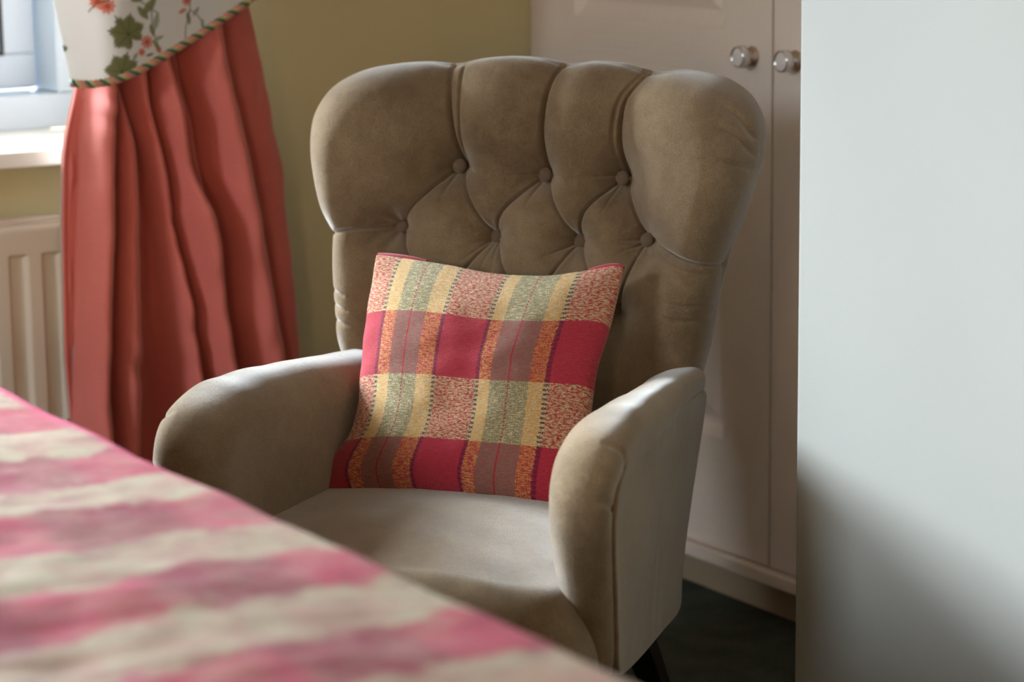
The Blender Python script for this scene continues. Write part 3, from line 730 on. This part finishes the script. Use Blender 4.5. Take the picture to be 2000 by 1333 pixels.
# ---- generic upholstered block: outline (a,b) with front cap / rim / back cap
def pillow(name, outline, n, rim_a, rim_b, fa, fb, cen, nc=40, nr_=16, p=.5):
    """fa,fb(P)->offset of the two faces; rims round over from face a to face b"""
    O = catmull(outline, n, True); c = np.array(cen); R_ = np.linalg.norm(O-c, axis=1); U_ = (O-c)/R_[:, None]; rows = []
    for i in range(nc):
        P = c+U_*((R_-rim_a)*((i+.3)/nc))[:, None]; rows.append((P, fa(P)))
    for i in range(nr_+1):
        a = math.pi/2*i/nr_; P = c+U_*(R_-rim_a*(1-math.sin(a)))[:, None]; A_, B_ = fa(P), fb(P); m_ = A_+(B_-A_)*(rim_a/(rim_a+rim_b)); rows.append((P, m_+(A_-m_)*math.cos(a)))
    for i in range(1, nr_+1):
        a = math.pi/2*i/nr_; P = c+U_*(R_-rim_b*(1-math.cos(a)))[:, None]; A_, B_ = fa(P), fb(P); m_ = A_+(B_-A_)*(rim_a/(rim_a+rim_b)); rows.append((P, m_+(B_-m_)*math.sin(a)))
    for i in range(1, nc//2+1):
        P = c+U_*((R_-rim_b)*(1-i/(nc//2+.5)))[:, None]; rows.append((P, fb(P)))
    return rows, n
def close_mesh(name, V, nrow, n):
    me = mesh_np(name, V, grid_faces(nrow, n, True)); bm = bmesh.new(); bm.from_mesh(me); bm.verts.ensure_lookup_table()
    bmesh.ops.contextual_create(bm, geom=[bm.verts[i] for i in range(n)]); bmesh.ops.contextual_create(bm, geom=[bm.verts[(nrow-1)*n+i] for i in range(n)])
    bmesh.ops.recalc_face_normals(bm, faces=bm.faces); bm.to_mesh(me); bm.free(); me.polygons.foreach_set('use_smooth', [True]*len(me.polygons)); return me

# ---- seat
seat_o = [(0, -.478), (.14, -.474), (.24, -.462), (.292, -.435), (.307, -.38), (.30, -.30), (.272, -.12), (.245, .08), (.225, .2), (.18, .25), (0, .26), (-.18, .25), (-.225, .2), (-.245, .08), (-.272, -.12), (-.30, -.30), (-.307, -.38), (-.292, -.435), (-.24, -.462), (-.14, -.474)]
def seat_top(P):
    x, y = P[:, 0], P[:, 1]
    return .388+.045*np.clip(1-(np.abs(x)/.33)**2.4, 0, 1)*np.clip(1-(np.abs(y+.14)/.42)**2.6, 0, 1)+.0015*fbm(x, y, 4, 6, 2)
def seat_bot(P): return .285-.05*smooth01((P[:, 1]+.3)/.5)
rows, n = pillow('seat', seat_o, 420, .075, .018, seat_top, seat_bot, (0, -.12), 70, 22)
V = np.concatenate([np.stack([P[:, 0], P[:, 1], z], -1) for P, z in rows])
link('seat', close_mesh('seat', V, len(rows), n), M['velvet'], ch)

# ---- arms
arm_o = [(.24, .30), (.25, .42), (.235, .53), (.19, .571), (.10, .582), (.0, .592), (-.10, .601), (-.20, .608), (-.27, .607), (-.33, .597), (-.375, .573), (-.403, .535), (-.412, .49), (-.408, .44), (-.398, .39), (-.388, .34), (-.380, .300), (-.34, .283), (-.2, .265), (0, .24), (.15, .218), (.215, .225)]
def arm_out(P):
    y, z = P[:, 0], P[:, 1]; t = np.clip((.24-y)/.62, 0, 1); h = np.clip((z-.25)/.35, 0, 1)
    top = .272+(.310-.272)*smooth01(t*1.15)
    bot = .216+(.312-.216)*t**.8
    return bot+(top-bot)*h**1.2
def arm_in(P):
    y, z = P[:, 0], P[:, 1]; t = np.clip((.24-y)/.62, 0, 1); h = np.clip((z-.42)/.18, 0, 1)
    wdt = .066+.018*t+.012*h
    inner = arm_out(P)-wdt
    return inner
def make_arm(sg):
    rows, n = pillow('arm', arm_o, 420, .072, .032, lambda P: -arm_in(P), lambda P: -arm_out(P)-.006*smooth01((P[:, 1]-.52)/.05), (-.10, .43), 60, 18)
    V = np.concatenate([np.stack([-x*sg, P[:, 0], P[:, 1]], -1) for P, x in rows])
    V[:, 2] += .0014*fbm(V[:, 1]*2, V[:, 2]*2, 8, 5, 2)
    # pleat creases where the cloth is gathered over the front of the roll
    for P in ([(-.375, .605), (-.345, .575), (-.33, .55)], [(-.425, .53), (-.39, .52), (-.36, .50)]):
        d, t, s_ = seg_dist(V[:, 1], V[:, 2], P); k = .0032*np.exp(-(d/.0045)**2)*smooth01((sg*V[:, 0]-.285)/.02); V[:, 0] -= sg*k; V[:, 2] -= k*.6; V[:, 1] += k*.6
    V[:, 0] += .012
    a = link('arm', close_mesh('arm', V, len(rows), n), M['velvet'], ch)
    # flat outer panel with a hemmed edge, set under the roll
    po = [(.228, .30), (.232, .42), (.225, .50), (.20, .535), (.10, .548), (.0, .556), (-.10, .563), (-.2, .568), (-.27, .566), (-.325, .553), (-.362, .525), (-.378, .485), (-.378, .44), (-.372, .39), (-.366, .34), (-.362, .303), (-.335, .286), (-.2, .266), (0, .241), (.15, .219), (.207, .226)]
    O = catmull(po, 420, True); c = np.array((-.09, .41)); rws = []
    for k_, off in ((.0, .0035), (.3, .0035), (.6, .003), (.85, .003), (.95, .0035), (.985, .0045), (.997, .004), (1.0, .0015), (.998, -.006)):
        P = c+(O-c)*max(k_, .02); rws.append((P, arm_out(P)+off+.0015*fbm(P[:, 0], P[:, 1]*.3, 6, 7, 2)*(k_ < .97)))
    V = np.concatenate([np.stack([x*sg, P[:, 0], P[:, 1]], -1) for P, x in rws])
    V[:, 0] += .012
    link('side_panel', close_mesh('side_panel', V, len(rws), 420), M['velvet'], ch)
    # seam band between arm and backrest
    P = catmull([(.236, .132, .572), (.226, .118, .565), (.212, .108, .545), (.203, .105, .50), (.200, .11, .45), (.2, .12, .42)], 80)
    P[:, 0] = P[:, 0]*sg+.012; V, F = tube_np(P, .0055, 10); link('piping', mesh_np('piping', V, F), M['velvet'], ch)
for sg in (1, -1): make_arm(sg)

# ---- legs
def leg(top, bot, a, b):
    bm = bmesh.new(); box_bm(bm, (-.5, -.5, 0), (.5, .5, 1), .06, 2)
    t, bt = Vector(top), Vector(bot)
    for v in bm.verts:
        k = v.co.z; c = bt.lerp(t, k); s_ = b+(a-b)*k; v.co = Vector((c.x+v.co.x*s_, c.y+v.co.y*s_, c.z))
    return bm_obj('leg', bm, M['wood'], ch)
leg((.198, .06, .26), (.235, .21, 0), .046, .028); leg((-.198, .06, .26), (-.235, .21, 0), .046, .028)
leg((.25, -.38, .30), (.262, -.41, 0), .045, .026); leg((-.25, -.38, .30), (-.262, -.41, 0), .045, .026)

# ================================================================== CUSHION
def mat_plaid():
    t = NT('woven_check_cushion'); uvn = t.n('ShaderNodeUVMap'); uvn.uv_map = 'weave'
    sp = t.n('ShaderNodeSeparateXYZ'); t.put(sp, 0, uvn.outputs[0]); u, v = sp.outputs[0], sp.outputs[1]
    def nz(su, sv, sc=1.0, det=2, rough=.6):
        mp = t.n('ShaderNodeMapping'); t.put(mp, 0, uvn.outputs[0]); mp.inputs['Scale'].default_value = (su, sv, 1); return t.noise(mp.outputs[0], sc, det, rough)
    ju = t.math('MULTIPLY', t.math('SUBTRACT', nz(8, 90), .5), .012); uj = t.math('ADD', u, ju)
    jv = t.math('MULTIPLY', t.math('SUBTRACT', nz(90, 8), .5), .010); vj = t.math('ADD', v, jv)
    RED, YEL, GRN, PUR, CRM = srgb(176, 34, 56), srgb(228, 166, 90), srgb(146, 134, 100), srgb(84, 26, 58), srgb(222, 200, 152)
    YE2 = srgb(218, 154, 78)
    warp = t.ramp(uj, [(0, RED), (.100, PUR), (.110, YEL), (.165, GRN), (.295, YE2), (.370, PUR), (.381, RED), (.555, PUR), (.566, YEL), (.615, GRN), (.770, YE2), (.835, PUR), (.846, RED)], 'CONSTANT')
    pur = t.ramp(uj, [(0, G(0)), (.096, G(1)), (.112, G(0)), (.366, G(1)), (.382, G(0)), (.551, G(1)), (.568, G(0)), (.831, G(1)), (.848, G(0))], 'CONSTANT')
    rows_ = t.ramp(vj, [(0, G(0)), (.245, G(1)), (.505, G(0)), (.765, G(1))], 'CONSTANT')
    # streaky thread noise: which yarn shows on top
    a = nz(38, 230, 1, 2, .7); b = nz(230, 38, 1, 2, .7); c2 = nz(260, 260, 1, 1)
    fa = t.math('ADD', t.math('MULTIPLY', a, .55), t.math('ADD', t.math('MULTIPLY', b, .25), t.math('MULTIPLY', c2, .35)))
    isR = t.ramp(uj, [(0, G(1)), (.11, G(0)), (.37, G(1)), (.566, G(0)), (.835, G(1))], 'CONSTANT')
    isG = t.ramp(uj, [(0, G(0)), (.165, G(1)), (.295, G(0)), (.615, G(1)), (.77, G(0))], 'CONSTANT')
    # light weft rows
    thr = t.math('ADD', .575, t.math('ADD', t.math('MULTIPLY', isR, .0), t.math('MULTIPLY', isG, .03)))
    ml = t.n('ShaderNodeMapRange', i_0=t.math('SUBTRACT', fa, thr), i_1=-.03, i_2=.03).outputs[0]
    light = t.mix(ml, warp, CRM)
    speck = t.mix(t.n('ShaderNodeMapRange', i_0=nz(120, 150, 1, 2), i_1=.45, i_2=.56).outputs[0], RED, CRM)
    light = t.mix(isR, light, t.mix(t.n('ShaderNodeMapRange', i_0=nz(60, 170, 1, 3, .7), i_1=.43, i_2=.55).outputs[0], srgb(186, 44, 54), t.mix(.55, speck, CRM)))
    # red weft rows
    wr = t.mix(nz(30, 300), srgb(168, 22, 48), srgb(204, 58, 74))
    thr2 = t.math('ADD', .565, t.math('MULTIPLY', isG, -.01))
    mr = t.n('ShaderNodeMapRange', i_0=t.math('SUBTRACT', fa, thr2), i_1=-.04, i_2=.04).outputs[0]
    redr = t.mix(mr, warp, wr)
    gmix = t.mix(.40, srgb(142, 104, 92), redr); redr = t.mix(isG, redr, gmix)
    redr = t.mix(isR, redr, wr)
    col = t.mix(rows_, light, redr)
    # purple dotted lines beside the red stripes
    dots = t.math('GREATER_THAN', t.math('ADD', t.math('SINE', t.math('MULTIPLY', v, 330)), t.math('MULTIPLY', t.math('SUBTRACT', c2, .5), 9)), .0)
    pm = t.math('MULTIPLY', pur, t.math('MAXIMUM', t.math('MULTIPLY', dots, .9), t.math('MULTIPLY', rows_, .55)))
    col = t.mix(pm, col, t.mix(rows_, srgb(74, 34, 44), srgb(112, 14, 58)))
    notp = t.math('MULTIPLY', pur, t.math('SUBTRACT', 1, rows_)); col = t.mix(t.math('MULTIPLY', notp, t.math('MULTIPLY', t.math('SUBTRACT', 1, dots), .9)), col, CRM)
    # red pin stripe in the green bands
    uw = t.math('ADD', u, t.math('MULTIPLY', t.math('SUBTRACT', nz(1, 14), .5), .008))
    for cen in (.232, .692):
        ln = t.math('LESS_THAN', t.math('ABSOLUTE', t.math('SUBTRACT', uw, cen)), .0028)
        da = t.math('MAXIMUM', rows_, t.math('GREATER_THAN', t.math('SINE', t.math('MULTIPLY', v, 420)), .1))
        col = t.mix(t.math('MULTIPLY', ln, da), col, srgb(188, 34, 44))
    hu = t.math('SINE', t.math('MULTIPLY', u, 2*math.pi*118)); hv = t.math('SINE', t.math('MULTIPLY', v, 2*math.pi*118))
    h = t.math('ADD', t.math('MULTIPLY', t.math('MULTIPLY', hu, hv), .35), t.math('ADD', t.math('MULTIPLY', a, 1.2), t.math('MULTIPLY', c2, .8)))
    shade = t.n('ShaderNodeMapRange', i_0=t.math('MULTIPLY', hu, hv), i_1=-1.0, i_2=1.0, i_3=.70, i_4=.98).outputs[0]
    sc_ = t.n('ShaderNodeVectorMath', operation='SCALE'); t.put(sc_, 0, col); t.put(sc_, 'Scale', shade)
    return t.set(Base_Color=sc_.outputs[0], Roughness=.9, Sheen_Weight=.25, Normal=t.bump(h, .8, .002), Specular_IOR_Level=.1)
M['plaid'] = mat_plaid()
cT = [(-.193, .722), (-.142, .718), (-.078, .712), (-.022, .705), (.025, .703), (.078, .705), (.13, .714), (.166, .721), (.180, .719)]
cR = [(.180, .719), (.177, .677), (.173, .635), (.166, .595), (.166, .553), (.169, .508), (.172, .464), (.170, .409)]
cB = [(-.194, .405), (-.152, .408), (-.091, .411), (-.031, .412), (.038, .411), (.091, .409), (.131, .408), (.170, .409)]
cL = [(-.193, .722), (-.192, .681), (-.189, .626), (-.182, .567), (-.176, .521), (-.180, .488), (-.200, .455), (-.207, .435), (-.194, .405)]
n = 300
def cs(P, n): return catmull([(a, b) for a, b in P], n)
Tc, Bc, Lc, Rc = cs(cT, n), cs(cB, n), cs(cL, n), cs(cR, n)
s = np.linspace(0, 1, n); U, Vq = np.meshgrid(s, s)   # Vq 0 at the top
def coons(T, B, L, R_):
    out = []
    for k in (0, 1):
        out.append((1-Vq)*T[None, :, k]+Vq*B[None, :, k]+(1-U)*L[:, None, k]+U*R_[:, None, k]
                   - ((1-U)*(1-Vq)*T[0, k]+U*(1-Vq)*T[-1, k]+(1-U)*Vq*B[0, k]+U*Vq*B[-1, k]))
    return out
Xc, Zc = coons(Tc, Bc, Lc, Rc)
pf = (np.clip(1-np.abs(2*U-1)**2.6, 0, 1)*np.clip(1-np.abs(2*Vq-1)**2.6, 0, 1))**.62
th = .004+.052*pf
wrk = .0035*fbm(U, Vq, 17, 1.6, 3)*pf+.0015*np.sin(Vq*40+U*7)*np.exp(-((U-.03)/.05)**2)
kk = math.hypot(1, .6); ny, nz_ = -1/kk, .6/kk      # cushion plane normal, facing forward and up
Yc0 = -.06+(Zc-.41)*.6
fr = np.stack([Xc, Yc0+ny*(th+wrk), Zc+nz_*(th+wrk)], -1); bk = np.stack([Xc, Yc0-ny*(th*.8), Zc-nz_*(th*.8)], -1)
Vv_ = np.concatenate([fr.reshape(-1, 3), bk.reshape(-1, 3)])
F1 = grid_faces(n, n, False, True); F2 = grid_faces(n, n)+n*n
idx = np.arange(n*n).reshape(n, n); ring = np.concatenate([idx[0, :-1], idx[:-1, -1], idx[-1, :0:-1], idx[:0:-1, 0]]); ring2 = np.roll(ring, -1)
F3 = np.stack([ring, ring2, ring2+n*n, ring+n*n], -1)
org = np.array([0, -.06, .41])
yaw_m = Matrix.Rotation(-YAW, 4, 'Z')
cu = empty('scatter_cushion', yaw_m @ Vector(org)+Vector((1.80884, 2.99685, 0)), -YAW)
tag(cu, 'square scatter cushion in red, gold and sage woven check, leaning in the armchair', 'cushion')
me = mesh_np('cover', Vv_-org, np.concatenate([F1, F2, F3]))
ul = me.uv_layers.new(name='weave'); li = np.empty(len(me.loops), dtype=np.int32); me.loops.foreach_get('vertex_index', li)
uvs = np.stack([U.ravel(), Vq.ravel()], -1); uvs = np.concatenate([uvs, uvs])[li]; ul.data.foreach_set('uv', uvs.astype(np.float32).ravel())
bm = bmesh.new(); bm.from_mesh(me); bmesh.ops.recalc_face_normals(bm, faces=bm.faces); bm.to_mesh(me); bm.free(); me.polygons.foreach_set('use_smooth', [True]*len(me.polygons))
link('cover', me, M['plaid'], cu)
# turned red seam along the top edge
M['red_yarn'] = mat_yarn('crimson_yarn', srgb(176, 34, 56))
for a_, b_ in ((0, 62), (62, 240), (258, 299)):
    rad_ = .0048*np.sin(np.linspace(.35, math.pi-.35, b_+1-a_))**.6
    P = np.stack([Tc[a_:b_+1, 0], -.06+(Tc[a_:b_+1, 1]-.41)*.6+.002, Tc[a_:b_+1, 1]+.001], -1)-org
    if a_ == 62: continue
    V, F = tube_np(P, rad_, 10); link('seam_edge', mesh_np('seam_edge', V, F), M['red_yarn'], cu)
